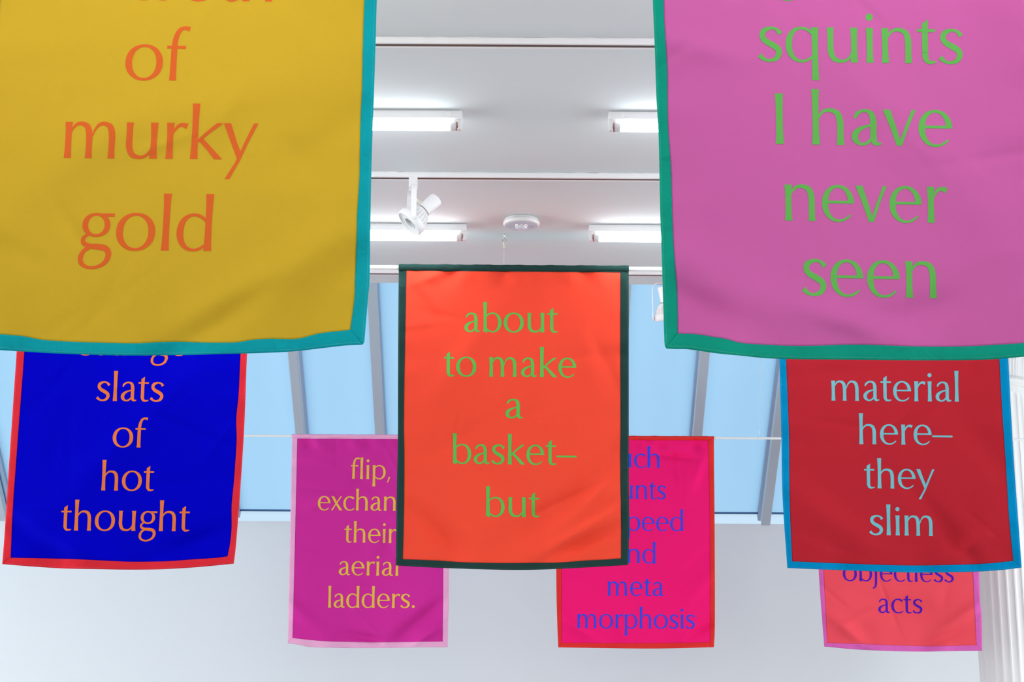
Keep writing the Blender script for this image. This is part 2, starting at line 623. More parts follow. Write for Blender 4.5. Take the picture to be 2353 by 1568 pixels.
MB().lathe([(0.0215, 0.0215), (0.0205, 0.0265), (0.017, 0.0315), (0.011, 0.035), (0.004, 0.0365)], c, (0, 0, -1), 24).build('lens_dome', M['sensor_lens'], s)
MB().lathe([(0.002, 0.0215), (0.002, 0.0227)], (sp.x + 0.034, sp.y, CEIL), (0, 0, -1), 12).build('indicator_light', M['groove'], s)


# ------------------------------------------------------------------ spotlights
def spotlight(ad, Cc, a, p, label, top_r=0.0265):
    """ad: adapter point on the track; Cc rim centre; a lamp direction; p pivot axis"""
    a = Vector(a).normalized()
    p = Vector(p)
    p = (p - a * p.dot(a)).normalized()
    t = thing('track_spotlight', ad, label, 'spotlight', 'white track spotlights')
    ad = Vector(ad)
    MB().box(ad - Vector((0, 0, 0.018)), (0.026, 0.03, 0.034)).box(ad - Vector((0.004, 0, 0.037)), (0.012, 0.014, 0.006)).build('track_adapter', M['white'], t, bevel=0.002)
    ztop = ad.z - 0.034
    rr = 0.053
    ph = Vector((p.x, p.y, 0)).normalized()
    # strap yoke: U of flat bar
    path = []
    pl, pr = Cc - p * rr, Cc + p * rr
    top = Vector((Cc.x, Cc.y, ztop))
    rc = 0.018
    path.append(pl)
    path.append(Vector((pl.x, pl.y, ztop - rc)))
    for k in range(1, 6):
        q = PI / 2 * k / 6
        b0 = Vector((pl.x, pl.y, ztop)) + ph * rc - Vector((0, 0, rc))
        path.append(b0 - ph * rc * math.cos(q) + Vector((0, 0, rc * math.sin(q))))
    path.append(Vector((pl.x, pl.y, ztop)) + ph * rc)
    path.append(Vector((pr.x, pr.y, ztop)) - ph * rc)
    for k in range(1, 6):
        q = PI / 2 * k / 6
        b0 = Vector((pr.x, pr.y, ztop)) - ph * rc - Vector((0, 0, rc))
        path.append(b0 + ph * rc * math.sin(q) + Vector((0, 0, rc * math.cos(q))))
    path.append(Vector((pr.x, pr.y, ztop - rc)))
    path.append(pr)
    wv = Vector((-ph.y, ph.x, 0))
    m = MB()
    g = [[q + wv * 0.008, q - wv * 0.008] for q in path]
    m.grid(g)
    m.build('yoke', M['white'], t, solid=0.0022)
    for q, d in ((pl, -1), (pr, 1)):
        MB().lathe([(0.0085, 0), (0.0085, 0.003), (0.003, 0.004), (0.003, 0.006)], q - p * d * 0.002, p * d, 16).build('pivot_screw', M['white'], t)
    b = -a
    MB().lathe([(0.0405, -0.005), (0.0405, -0.0115), (0.0455, -0.012), (0.0475, -0.009), (0.0475, 0.008), (0.045, 0.012), (0.040, 0.012)], Cc, b, 48, cap=False).build('rim', M['white'], t, smooth=True)

    def star(k, th, r):
        return r if k in (0, 5) else r * (1.0 if (int(th / (2 * PI) * 80 + 0.5) % 4) < 2 else 0.84)
    MB().lathe([(0.044, 0.008), (0.043, 0.012), (0.040, 0.024), (0.033, 0.038), (0.025, 0.047), (0.020, 0.052)], Cc, b, 80, star).build('finned_body', M['white'], t)
    MB().lathe([(0.0185, 0.004), (0.0185, -0.008), (0.021, -0.0085), (0.022, -0.0065), (0.033, -0.007), (0.034, -0.0085), (0.041, -0.0085)], Cc, b, 40, cap=False).build('lens_surround', M['white_plastic'], t)
    MB().lathe([(0.0, 0.001), (0.010, 0.002), (0.0185, 0.004)], Cc, b, 40, cap=False).build('lens', M['lens'], t, smooth=True)
    MB().lathe([(0.0215, 0.050), (0.0215, 0.0535)], Cc, b, 32).build('collar', M['collar'], t)
    MB().lathe([(0.021, 0.0535), (top_r, 0.102), (top_r - 0.001, 0.108), (top_r - 0.006, 0.111), (0.0, 0.112)], Cc, b, 40).build('socket', M['white'], t, smooth=True)
    m = MB()
    q0 = Cc + b * 0.106
    q1 = Vector((ad.x, ad.y, ztop - 0.012))
    for off in (-0.006, 0.006):
        o_ = p * off
        pts = []
        for k in range(13):
            u = k / 12
            q = q0.lerp(q1, u) + Vector((0, 0, 1)) * (-0.018 * math.sin(PI * u) + (0.010 + off) * math.sin(2 * PI * u)) + o_
            pts.append(q)
        MB().tube(pts, 0.0026, 8).build('cable', M['cable'], t, smooth=True)
    return t


CR_, CU_, CT_ = ROT @ Vector((1, 0, 0)), ROT @ Vector((0, 1, 0)), ROT @ Vector((0, 0, 1))
ad1 = at(950, 409, TRK[1])
ad1.z = CEIL - 0.016
a1 = Vector((-0.69, -0.13, -0.71))
c1 = at(945, 509, TRK[1])
spotlight(Vector((ad1.x, TRK[1], ad1.z)), c1, a1, (0.17, -0.985, 0), 'white spotlight tilted down to the left, hanging from the middle track above the orange banner', top_r=0.0225)
c2 = at(1534, 729, TRK[2])
spotlight(Vector((c2.x, TRK[2], CEIL - 0.016)), Vector((c2.x, TRK[2], c2.z)), (0.10, 0.25, -0.96), (1, 0.1, 0), 'white spotlight pointing straight down against the skylight, half hidden by the pink banner')


# ------------------------------------------------------------------ lettering: a humanist flared sans, one unit = x-height
def cr(pts, n=7):
    """Catmull-Rom through (x, y, w)"""
    if len(pts) < 3:
        a, b = pts
        return [tuple(a[i] + (b[i] - a[i]) * k / n for i in range(3)) for k in range(n + 1)]
    out = []
    for i in range(len(pts) - 1):
        p0 = pts[i - 1] if i else tuple(2 * pts[0][j] - pts[1][j] for j in range(3))
        p1, p2 = pts[i], pts[i + 1]
        p3 = pts[i + 2] if i + 2 < len(pts) else tuple(2 * pts[-1][j] - pts[-2][j] for j in range(3))
        for k in range(n):
            t = k / n
            out.append(tuple(0.5 * ((2 * p1[j]) + (-p0[j] + p2[j]) * t + (2 * p0[j] - 5 * p1[j] + 4 * p2[j] - p3[j]) * t * t + (-p0[j] + 3 * p1[j] - 3 * p2[j] + p3[j]) * t ** 3) for j in range(3)))
    out.append(pts[-1])
    return out


def ribbon(pts, closed=False, n=7):
    """-> list of (left, right) pairs"""
    if closed:
        q = pts + pts[:1]
        ext = [pts[-1]] + q + [pts[1]]
        c = []
        for i in range(1, len(ext) - 2):
            p0, p1, p2, p3 = ext[i - 1:i + 3]
            for k in range(n):
                t = k / n
                c.append(tuple(0.5 * ((2 * p1[j]) + (-p0[j] + p2[j]) * t + (2 * p0[j] - 5 * p1[j] + 4 * p2[j] - p3[j]) * t * t + (-p0[j] + 3 * p1[j] - 3 * p2[j] + p3[j]) * t ** 3) for j in range(3)))
        c.append(c[0])
    else:
        c = cr(pts, n)
    out = []
    m_ = len(c)
    for i in range(m_):
        if closed:
            a, b = c[(i - 1) % (m_ - 1)], c[(i + 1) % (m_ - 1)]
        else:
            a, b = c[max(0, i - 1)], c[min(m_ - 1, i + 1)]
        tx, ty = b[0] - a[0], b[1] - a[1]
        l = math.hypot(tx, ty) or 1
        nx, ny = -ty / l, tx / l
        x, y, w = c[i]
        out.append(((x + nx * w / 2, y + ny * w / 2), (x - nx * w / 2, y - ny * w / 2)))
    return out


def flare(x0, y0, x1, y1, w=0.172, fl=0.045, tilt0=0.0, tilt1=0.0, n=20):
    """straight stem with flared ends, horizontal cuts (tilt slants the cut)"""
    out = []
    for k in range(n + 1):
        t = k / n
        ww = w + fl * abs(2 * t - 1) ** 2.6
        x, y = x0 + (x1 - x0) * t, y0 + (y1 - y0) * t
        dy = (tilt0 if k == 0 else tilt1 if k == n else 0)
        out.append(((x - ww / 2, y - dy), (x + ww / 2, y + dy)))
    return out


def oval(cx_, cy_, rx, ry, wx, wy, n=44, e=2.12):
    out = []
    for k in range(n + 1):
        t = 2 * PI * k / n
        c_, s_ = math.cos(t), math.sin(t)
        f = lambda v: math.copysign(abs(v) ** (2 / e), v)
        out.append(((cx_ + rx * f(c_), cy_ + ry * f(s_)), (cx_ + (rx - wx) * f(c_), cy_ + (ry - wy) * f(s_))))
    return out


def arc(cx_, cy_, rx, ry, t0, t1, thick=0.185, thin=0.078, end0=0.0, end1=0.0, n=34, e=2.1):
    """curved stroke along an oval from angle t0 to t1 (degrees), heavy at the sides, thin at top and foot;
    end0 / end1: width at the ends, blended in over the last fifth"""
    f = lambda v: math.copysign(abs(v) ** (2 / e), v)
    out = []
    for k in range(n + 1):
        u = k / n
        t = R(t0 + (t1 - t0) * u)
        c_, s_ = math.cos(t), math.sin(t)
        w = thin + (thick - thin) * abs(c_) ** 1.5
        if end0 and u < 0.22:
            w = end0 + (w - end0) * (u / 0.22)
        if end1 and u > 0.78:
            w = end1 + (w - end1) * ((1 - u) / 0.22)
        l = math.hypot(c_ / rx, s_ / ry)
        nx, ny = c_ / rx / l, s_ / ry / l
        ox, oy = cx_ + rx * f(c_), cy_ + ry * f(s_)
        out.append(((ox, oy), (ox - nx * w, oy - ny * w)))
    return out


def dot(x, y, r, n=20):
    return [((x + r * math.cos(2 * PI * k / n), y + r * math.sin(2 * PI * k / n)), (x, y)) for k in range(n + 1)]


ASC = 1.54
SW = 0.105
BOWL_B = arc(0.495, 0.497, 0.46, 0.515, 150, -150, end0=0.04, end1=0.06)
BOWL_D = [((0.955 - a[0], 0.994 - a[1]), (0.955 - b[0], 0.994 - b[1])) for a, b in BOWL_B]
ARCH = [(0.13, 0.62, 0.04), (0.20, 0.80, 0.06), (0.34, 0.935, 0.09), (0.53, 0.955, 0.11), (0.70, 0.87, 0.16), (0.77, 0.66, 0.18), (0.775, 0.35, 0.175), (0.775, 0.12, 0.185), (0.775, 0.0, 0.215)]
ARM_ = [(0.13, 0.62, 0.04), (0.20, 0.80, 0.06), (0.32, 0.935, 0.09), (0.47, 0.955, 0.11), (0.62, 0.87, 0.16), (0.68, 0.66, 0.18), (0.685, 0.35, 0.17), (0.685, 0.12, 0.18), (0.685, 0.0, 0.205)]
GL = {}


def G(ch, adv, strokes, lsb=0.10, rsb=0.10):
    GL[ch] = (adv, strokes, lsb, rsb)


ST, RD, OP = 0.13, 0.06, 0.03
G('a', 0.83, [ribbon([(0.10, 0.74, 0.06), (0.15, 0.85, 0.10), (0.26, 0.935, 0.09), (0.40, 0.96, 0.085), (0.55, 0.89, 0.14), (0.61, 0.70, 0.175), (0.612, 0.40, 0.172), (0.615, 0.20, 0.17), (0.65, 0.07, 0.13), (0.73, 0.04, 0.09), (0.83, 0.06, 0.045)]),
              ribbon([(0.60, 0.575, 0.065), (0.42, 0.525, 0.075), (0.24, 0.45, 0.12), (0.11, 0.31, 0.175), (0.115, 0.15, 0.165), (0.25, 0.035, 0.085), (0.40, 0.05, 0.08), (0.55, 0.16, 0.09), (0.60, 0.22, 0.06)])], 0.07, 0.05)
G('b', 0.955, [flare(0.095, 0.0, 0.095, ASC, tilt0=-0.035), BOWL_B], ST, RD)
G('c', 0.80, [arc(0.49, 0.497, 0.49, 0.515, 48, 318, end0=0.15, end1=0.05)], RD, OP)
G('d', 0.955, [flare(0.86, 0, 0.86, ASC), BOWL_D], RD, ST)
G('e', 0.93, [ribbon([(0.12, 0.535, 0.075), (0.5, 0.535, 0.075), (0.84, 0.535, 0.075)]), arc(0.475, 0.497, 0.47, 0.515, 0.05, 322, end1=0.045, thick=0.18)], RD, RD)
G('f', 0.60, [ribbon([(0.20, 0.0, 0.215), (0.20, 0.12, 0.185), (0.20, 0.45, 0.172), (0.205, 0.9, 0.165), (0.235, 1.2, 0.15), (0.33, 1.42, 0.12), (0.47, 1.49, 0.10), (0.62, 1.46, 0.14)]), ribbon([(0.0, 0.945, 0.085), (0.27, 0.945, 0.08), (0.53, 0.945, 0.085)])], 0.04, -0.04)
G('g', 0.945, [oval(0.46, 0.675, 0.38, 0.325, 0.155, 0.075), ribbon([(0.58, 0.93, 0.10), (0.75, 0.945, 0.085), (0.945, 0.94, 0.09)]),
               ribbon([(0.25, 0.42, 0.07), (0.13, 0.32, 0.10), (0.135, 0.19, 0.12), (0.29, 0.105, 0.13), (0.52, 0.085, 0.155), (0.74, 0.04, 0.16), (0.83, -0.12, 0.155), (0.74, -0.34, 0.12), (0.52, -0.465, 0.085), (0.30, -0.475, 0.085), (0.12, -0.385, 0.115), (0.075, -0.22, 0.135), (0.15, -0.04, 0.11), (0.30, 0.065, 0.10)])], 0.05, 0.0)
G('h', 0.88, [flare(0.095, 0, 0.095, ASC), ribbon(ARCH)], ST, ST)
G('i', 0.20, [flare(0.1, 0, 0.1, 1.0), dot(0.1, 1.31, 0.105)], ST, ST)
G('j', 0.20, [ribbon([(0.1, 1.0, 0.21), (0.1, 0.85, 0.18), (0.1, 0.3, 0.172), (0.09, -0.15, 0.16), (0.02, -0.38, 0.12), (-0.15, -0.49, 0.08)]), dot(0.1, 1.31, 0.105)], ST, ST)
G('k', 0.90, [flare(0.095, 0, 0.095, ASC), [((0.165, 0.535), (0.20, 0.45)), ((0.42, 0.765), (0.50, 0.71)), ((0.70, 1.0), (0.885, 1.0))], [((0.215, 0.50), (0.305, 0.60)), ((0.45, 0.26), (0.58, 0.325)), ((0.67, 0.0), (0.905, 0.0))]], ST, 0.0)
G('l', 0.20, [flare(0.1, 0, 0.1, ASC)], ST, ST)
G('m', 1.46, [flare(0.095, 0, 0.095, 1.0, fl=0.04), ribbon(ARM_), ribbon([(x + 0.645, y, w) for (x, y, w) in ARM_])], ST, ST)
G('n', 0.88, [flare(0.095, 0, 0.095, 1.0), ribbon(ARCH)], ST, ST)
G('o', 1.06, [oval(0.53, 0.497, 0.53, 0.515, 0.185, 0.075)], RD, RD)
G('p', 0.955, [flare(0.095, -0.52, 0.095, 1.0), BOWL_B], ST, RD)
G('q', 0.955, [flare(0.86, -0.52, 0.86, 1.0), BOWL_D], RD, ST)
G('r', 0.58, [flare(0.095, 0, 0.095, 1.0), ribbon([(0.13, 0.58, 0.04), (0.19, 0.75, 0.06), (0.30, 0.90, 0.09), (0.42, 0.945, 0.11), (0.565, 0.90, 0.165)])], ST, -0.01)
G('s', 0.70, [ribbon([(0.655, 0.80, 0.15), (0.56, 0.915, 0.10), (0.39, 0.965, 0.085), (0.18, 0.885, 0.15), (0.125, 0.73, 0.165), (0.22, 0.59, 0.165), (0.40, 0.49, 0.175), (0.57, 0.375, 0.175), (0.605, 0.23, 0.165), (0.51, 0.085, 0.13), (0.33, 0.03, 0.085), (0.17, 0.065, 0.10), (0.03, 0.18, 0.15)])], 0.05, 0.05)
G('t', 0.56, [[((0.145, 1.14), (0.33, 1.265)), ((0.145, 1.0), (0.318, 1.0)), ((0.145, 0.7), (0.316, 0.7)), ((0.145, 0.3), (0.316, 0.3))],
              ribbon([(0.2305, 0.32, 0.171), (0.235, 0.18, 0.17), (0.29, 0.065, 0.13), (0.40, 0.03, 0.09), (0.555, 0.055, 0.05)]), ribbon([(0.0, 0.945, 0.085), (0.27, 0.945, 0.08), (0.54, 0.945, 0.085)])], 0.03, 0.03)
G('u', 0.90, [ribbon([(0.105, 1.0, 0.21), (0.105, 0.88, 0.18), (0.105, 0.6, 0.172), (0.11, 0.32, 0.178), (0.20, 0.11, 0.15), (0.38, 0.04, 0.10), (0.54, 0.055, 0.085), (0.68, 0.17, 0.065), (0.76, 0.36, 0.04)]), flare(0.80, 0, 0.80, 1.0)], ST, ST)
G('v', 0.92, [[((0.0, 1.0), (0.21, 1.0)), ((0.2, 0.5), (0.375, 0.5)), ((0.375, 0.0), (0.52, 0.0))], [((0.805, 1.0), (0.92, 1.0)), ((0.60, 0.5), (0.70, 0.5)), ((0.42, 0.02), (0.52, 0.0))]], 0.0, 0.0)
G('x', 0.86, [[((0.02, 1.0), (0.23, 1.0)), ((0.30, 0.5), (0.49, 0.5)), ((0.645, 0.0), (0.86, 0.0))], [((0.70, 1.0), (0.82, 1.0)), ((0.35, 0.5), (0.45, 0.5)), ((0.0, 0.0), (0.115, 0.0))]], 0.0, 0.0)
G('y', 0.97, [[((0.0, 1.0), (0.20, 1.0)), ((0.21, 0.5), (0.385, 0.5)), ((0.43, 0.0), (0.53, 0.16))], [((0.85, 1.0), (0.97, 1.0)), ((0.62, 0.5), (0.73, 0.5)), ((0.375, -0.08), (0.49, -0.06)), ((0.10, -0.54), (0.235, -0.54))]], 0.0, 0.0)
G('I', 0.22, [flare(0.11, 0, 0.11, 1.40, w=0.185)], 0.17, 0.17)
G(',', 0.20, [[((0.10, 0.17), (0.21, 0.17)), ((0.06, -0.02), (0.16, 0.0)), ((-0.02, -0.24), (0.05, -0.23))]], 0.06, 0.08)
G('.', 0.22, [dot(0.11, 0.10, 0.105)], 0.10, 0.10)
G('\u2013', 1.06, [[((0.0, 0.385), (0.0, 0.475)), ((0.5, 0.385), (0.5, 0.475)), ((1.06, 0.385), (1.06, 0.475))]], -0.02, 0.0)
G(' ', 0.50, [], 0, 0)


def layout(text):
    x, out = 0.0, []
    for i, ch in enumerate(text):
        adv, st, l, r = GL[ch]
        if i:
            x += l
        out.append((x, x + adv, st))
        x += adv + r
    return out


# ------------------------------------------------------------------ banners
def poly(pts):
    """arc-length sampled polyline with smoothing"""
    P = [(float(a), float(b), 0.0) for a, b in pts]
    c = cr(P, 8) if len(P) > 2 else P
    d = [0.0]
    for i in range(1, len(c)):
        d.append(d[-1] + math.hypot(c[i][0] - c[i - 1][0], c[i][1] - c[i - 1][1]))
    tot = d[-1]

    def f(t):
        s_ = max(0, min(1, t)) * tot
        for i in range(1, len(c)):
            if d[i] >= s_:
                k = (s_ - d[i - 1]) / max(1e-9, d[i] - d[i - 1])
                return (c[i - 1][0] + (c[i][0] - c[i - 1][0]) * k, c[i - 1][1] + (c[i][1] - c[i - 1][1]) * k)
        return (c[-1][0], c[-1][1])
    return f


def coons(L_, R_, T_, B_, ns, nt):
    P00, P10, P01, P11 = T_(0), T_(1), B_(0), B_(1)
    g = []
    for i in range(nt + 1):
        t = i / nt
        row = []
        for j in range(ns + 1):
            s_ = j / ns
            l, r, a, b = L_(t), R_(t), T_(s_), B_(s_)
            row.append(tuple((1 - s_) * l[k] + s_ * r[k] + (1 - t) * a[k] + t * b[k]
                             - ((1 - s_) * (1 - t) * P00[k] + s_ * (1 - t) * P10[k] + (1 - s_) * t * P01[k] + s_ * t * P11[k]) for k in range(2)))
        g.append(row)
    return g


def banner(label, depth, outer, inner, cols, lines, seed, rows_r, creases, lean=0.0, amp=1.0, word=''):
    """outer/inner: dict of left, right, top, bottom outlines; cols: panel, border, lettering"""
    rnd = random.Random(seed)
    oL, oR, oT, oB = (poly(outer[k]) for k in ('left', 'right', 'top', 'bottom'))
    iL, iR, iT, iB = (poly(inner[k]) for k in ('left', 'right', 'top', 'bottom'))
    a, b = at(*oT(0), depth), at(*oT(1), depth)
    c0, c1_ = at(*oB(0), depth), at(*oB(1), depth)
    x0, x1 = min(a.x, c0.x), max(b.x, c1_.x)
    ztop, zbot = max(a.z, b.z), min(c0.z, c1_.z)
    wv = [(rnd.uniform(0, 6.28), rnd.uniform(2.0, 3.4), rnd.uniform(0, 6.28)) for _ in range(3)]
    sc = [rnd.uniform(0, 6.28) for _ in range(4)]
    small = []
    for _ in range(26):
        small.append((rnd.uniform(0.03, 0.97), rnd.uniform(0.04, 0.97), rnd.uniform(0, PI), rnd.uniform(0.010, 0.028), rnd.uniform(0.05, 0.16), rnd.uniform(-0.0013, 0.0013)))

    belly = -0.006 if depth == D1 else 0.040
    fold = 3.4 if depth == D1 else 4.6 if depth == D2 else 5.6

    def disp(x, z):
        u, v = (x - x0) / (x1 - x0), (ztop - z) / (ztop - zbot)
        h = ztop - z
        d = 0.014 * amp * math.sin(wv[0][0] + u * wv[0][1] * 2) * min(1, v * 1.5)
        d += 0.010 * amp * math.sin(wv[1][0] + v * wv[1][1] * 2 + u * 1.5) * min(1, v * 4)
        d += belly * math.sin(PI * max(0, min(1, v)))      # the sheet bellies out between rod and hem
        # gathers below the rod sleeve
        d += 0.0075 * math.exp(-((h - 0.045) / 0.026) ** 2) * (math.sin(u * 31 + sc[0]) + 0.7 * math.sin(u * 53 + sc[1]))
        d += 0.0030 * math.exp(-h / 0.16) * math.sin(u * 22 + sc[2] + h * 9)
        # ripples at the hem
        d += 0.0060 * math.exp(-((1 - v) / 0.09)) * (math.sin(u * 19 + sc[2]) + 0.6 * math.sin(u * 34 + sc[3]))
        e = min(u, 1 - u)
        d += 0.0030 * math.exp(-e / 0.07) * (math.sin(v * 36 + sc[1] + (6 if u > 0.5 else 0)) + math.sin(v * 61 + sc[0])) * min(1, v * 6)
        for (cu, cv, ang, sg, ln, am) in creases + small:
            du, dv = (u - cu) * 0.76, (v - cv) * 1.0
            p_ = du * math.cos(ang) + dv * math.sin(ang)
            q_ = -du * math.sin(ang) + dv * math.cos(ang)
            if abs(q_) < 3.2 * sg and abs(p_) < 3 * ln:
                d += fold * am * math.exp(-(q_ / sg) ** 2 - (p_ / ln) ** 2)
        return d

    def pos(px, py, off=0.0):
        p_ = at(px, py, depth)
        return at(px, py, depth - disp(p_.x, p_.z) - off)

    org = Vector(((x0 + x1) / 2, depth, zbot))
    th = thing('text_banner', org, label, 'banner', 'fabric text banners hanging from rods')
    mp = cloth('cloth_' + word, cols[0], wrinkle=0.0)
    mb = cloth('hem_' + word, cols[1], wrinkle=0.6, stitch=True)
    ml = cloth('ink_' + word, cols[2], wrinkle=0.0)
    NS, NT = 150, 190
    g = coons(iL, iR, iT, iB, NS, NT)
    MB().grid([[pos(*q) for q in row] for row in g]).build('cloth_panel', mp, th, smooth=True, solid=0.0012)
    for (o_, i_, nm) in ((oL, iL, 'l'), (oB, iB, 'b'), (oR, iR, 'r'), (oT, iT, 't')):
        N, K = 150, 8
        P, UV = [], []
        for k in range(N + 1):
            t = k / N
            q0, q1 = o_(t), i_(t)
            row, uvr = [], []
            for j in range(K + 1):
                f_ = j / K
                # rolled outer edge, slightly proud of the panel, slim overlap on the inside
                f2 = f_ * 1.015
                off = 0.0010 - 0.0018 * (1 - f_) ** 6
                row.append(pos(q0[0] + (q1[0] - q0[0]) * f2, q0[1] + (q1[1] - q0[1]) * f2, off))
                uvr.append((0, f_))
            P.append(row)
            UV.append(uvr)
        ln_ = 0.0
        for k in range(N + 1):
            if k:
                ln_ += (P[k][0] - P[k - 1][0]).length
            UV[k] = [(ln_, f_[1]) for f_ in UV[k]]
        if nm in 'rb':
            pass
        flip = nm in 'rt'
        if nm in 'rt':
            P2, UV2 = [r_[::-1] for r_ in P], [r_[::-1] for r_ in UV]
        else:
            P2, UV2 = P, UV
        if nm == 'b':
            P2, UV2 = P, UV
        MB().grid(P2, UV2).build('border', mb, th, smooth=True, solid=0.0024)
    # rod sleeve: a soft tube round the rod
    ra = rows_r
    ta, tb = at(*oT(0), depth), at(*oT(1), depth)
    ta = ta - Vector((0, 0, ra))
    tb = tb - Vector((0, 0, ra))
    pts, rad = [], []
    for k in range(81):
        t = k / 80
        pts.append(ta.lerp(tb, t) + Vector((0, -0.0005 * math.sin(t * 60 + sc[0]), 0)))
        rad.append(ra * (1 + 0.05 * math.sin(t * 41 + sc[1]) + 0.04 * math.sin(t * 97 + sc[2])))
    MB().tube(pts, rad, 20, cap=False).build('rod_sleeve', mb, th, smooth=True, solid=0.0012)
    # lettering
    for ln in lines:
        text, xl, xr, yl, yr, xh = ln[:6]
        i0, i1 = ln[6:8] if len(ln) > 7 else (0, len(text))
        lay = layout(text)
        ux0, ux1 = lay[i0][0], lay[i1 - 1][1]
        sx = (xr - xl) / (ux1 - ux0)
        m_ = MB()

        def put(x, y):
            px_ = xl + (x - ux0) * sx
            f_ = (px_ - xl) / (xr - xl)
            by = yl + (yr - yl) * f_
            return pos(px_ + lean * y * xh, by - y * xh, 0.0006)
        for (gx, _, strokes) in lay:
            for st in strokes:
                dense = []
                for k in range(len(st)):
                    dense.append(st[k])
                    if k + 1 < len(st):
                        (a0, a1), (b0, b1) = st[k], st[k + 1]
                        if math.hypot(b0[0] - a0[0], b0[1] - a0[1]) > 0.10:
                            for q in [z / 8 for z in range(1, 8)]:
                                dense.append(((a0[0] + (b0[0] - a0[0]) * q, a0[1] + (b0[1] - a0[1]) * q), (a1[0] + (b1[0] - a1[0]) * q, a1[1] + (b1[1] - a1[1]) * q)))
                rows = [[put(gx + l[0], l[1]), put(gx + r[0], r[1])] for (l, r) in dense]
                m_.grid(rows)
        o = m_.build('lettering', ml, th, smooth=False)
        # face every letter to the room
        me = o.data
        fl = [p_.index for p_ in me.polygons if p_.normal.y > 0]
        if fl:
            bm = bmesh.new()
            bm.from_mesh(me)
            bm.faces.ensure_lookup_table()
            bmesh.ops.reverse_faces(bm, faces=[bm.faces[i] for i in fl])
            bm.to_mesh(me)
            bm.free()
        o['label'] = ln[8] if len(ln) > 8 else 'printed word line reading ' + text.replace('\u2013', '-')
    return th


def S(*v):
    return [(v[i], v[i + 1]) for i in range(0, len(v), 2)]


def top2(x):
    return 607.5 + 0.0066 * (x - 916)


def top3(x):
    return 998 + 0.0050 * (x - 671)


K = 1.0


def colr(*c):
    return tuple(min(0.93, v * K) for v in lin(c))


# --- front row
banner('large yellow banner with teal border and orange words, front left', D1,
       dict(left=S(-12, -268, -60, 250, -95, 560, -112, 797),
            right=S(875, -262, 866, 0, 863, 102, 859, 229, 856, 306, 853, 408, 851, 531, 849.5, 641, 846, 682, 840, 755, 837, 787, 833, 792.6),
            top=S(-12, -268, 875, -262),
            bottom=S(-112, 797, -55, 801, 0, 805, 145, 813.4, 302, 817.4, 472, 815, 618, 811, 683, 807, 744, 800, 793, 794.5, 833, 792.6)),
       dict(left=S(22, -236, -26, 250, -62, 560, -80, 762),
            right=S(848, -232, 838, 0, 834.7, 102, 832.7, 204, 828.6, 294, 826.5, 408, 821.6, 490, 820.4, 551, 816.5, 641, 815.5, 682, 809.4, 731, 805.3, 759),
            top=S(22, -236, 848, -232),
            bottom=S(-80, 762, 0, 769, 54, 773.8, 91, 781, 145, 785.4, 218, 788, 309, 790, 363, 787.5, 418, 786.5, 472, 788, 540, 787.8, 580, 782, 622, 779.6, 683, 779.6, 736, 767, 805.3, 759)),
       (colr(214, 171, 46), colr(18, 160, 168), colr(228, 102, 45)),
       [('froth', 367, 625, 1, 3.5, 82, 1, 5),
        ('of', 286, 429, 183, 185.5, 81),
        ('murky', 147, 589, 363, 367, 83),
        ('gold', 179.5, 484, 574, 577, 85)],
       11, 0.012,
       [(0.75, 0.86, -0.55, 0.035, 0.22, 0.004), (0.66, 0.93, -0.7, 0.03, 0.16, -0.004), (0.86, 0.8, -0.9, 0.05, 0.2, 0.004), (0.55, 0.5, -0.35, 0.06, 0.3, 0.003),
        (0.92, 0.55, -0.6, 0.04, 0.14, -0.003), (0.25, 0.62, -0.8, 0.05, 0.2, 0.003)], lean=0.055, word='yellow')

banner('large pink banner with green border and light green words, front right', D1,
       dict(left=S(1492, -258, 1500, 0, 1504.4, 108, 1508, 217, 1513.6, 325, 1517, 488, 1520.7, 596, 1524.5, 722, 1526, 770, 1527.5, 795, 1531, 800.8),
            right=S(2376, -252, 2410, 250, 2440, 600, 2452, 808),
            top=S(1492, -258, 2376, -252),
            bottom=S(1531, 800.8, 1555, 802, 1583, 803, 1644, 812, 1705, 818, 1791, 825, 1941, 827, 2076, 828.6, 2185, 828.6, 2266, 827, 2353, 820, 2452, 808)),
       dict(left=S(1520, -228, 1524.5, 0, 1527.7, 81, 1532.6, 163, 1534, 282, 1540.7, 380, 1545, 515, 1549, 596, 1556, 682, 1556.7, 767.3),
            right=S(2346, -222, 2378, 250, 2406, 600, 2420, 780),
            top=S(1520, -228, 2346, -222),
            bottom=S(1556.7, 767.3, 1603, 769.4, 1644, 776, 1668, 779.6, 1701, 788.6, 1750, 792.6, 1840, 796, 1968, 793, 2104, 797, 2212, 797, 2293, 793, 2353, 789, 2420, 780)),
       (colr(210, 99, 165), colr(20, 152, 126), colr(105, 182, 85)),
       [('g', 1781, 1852, -41, -41, 82),
        ('squints', 1743, 2213, 141, 147, 80),
        ('I have', 1783, 2188, 331, 337, 83),
        ('never', 1805, 2178, 507, 513, 83),
        ('seen', 1844, 2153, 679, 686, 84)],
       23, 0.012,
       [(0.10, 0.9, 0.5, 0.03, 0.10, -0.005), (0.16, 0.86, 0.6, 0.05, 0.2, 0.004), (0.5, 0.95, 0.35, 0.03, 0.14, 0.005), (0.62, 0.93, -0.3, 0.035, 0.12, -0.004),
        (0.88, 0.4, 1.4, 0.06, 0.3, -0.006), (0.7, 0.6, 0.9, 0.06, 0.3, 0.004), (0.08, 0.35, 0.3, 0.03, 0.12, 0.003)], lean=-0.02, word='pink')

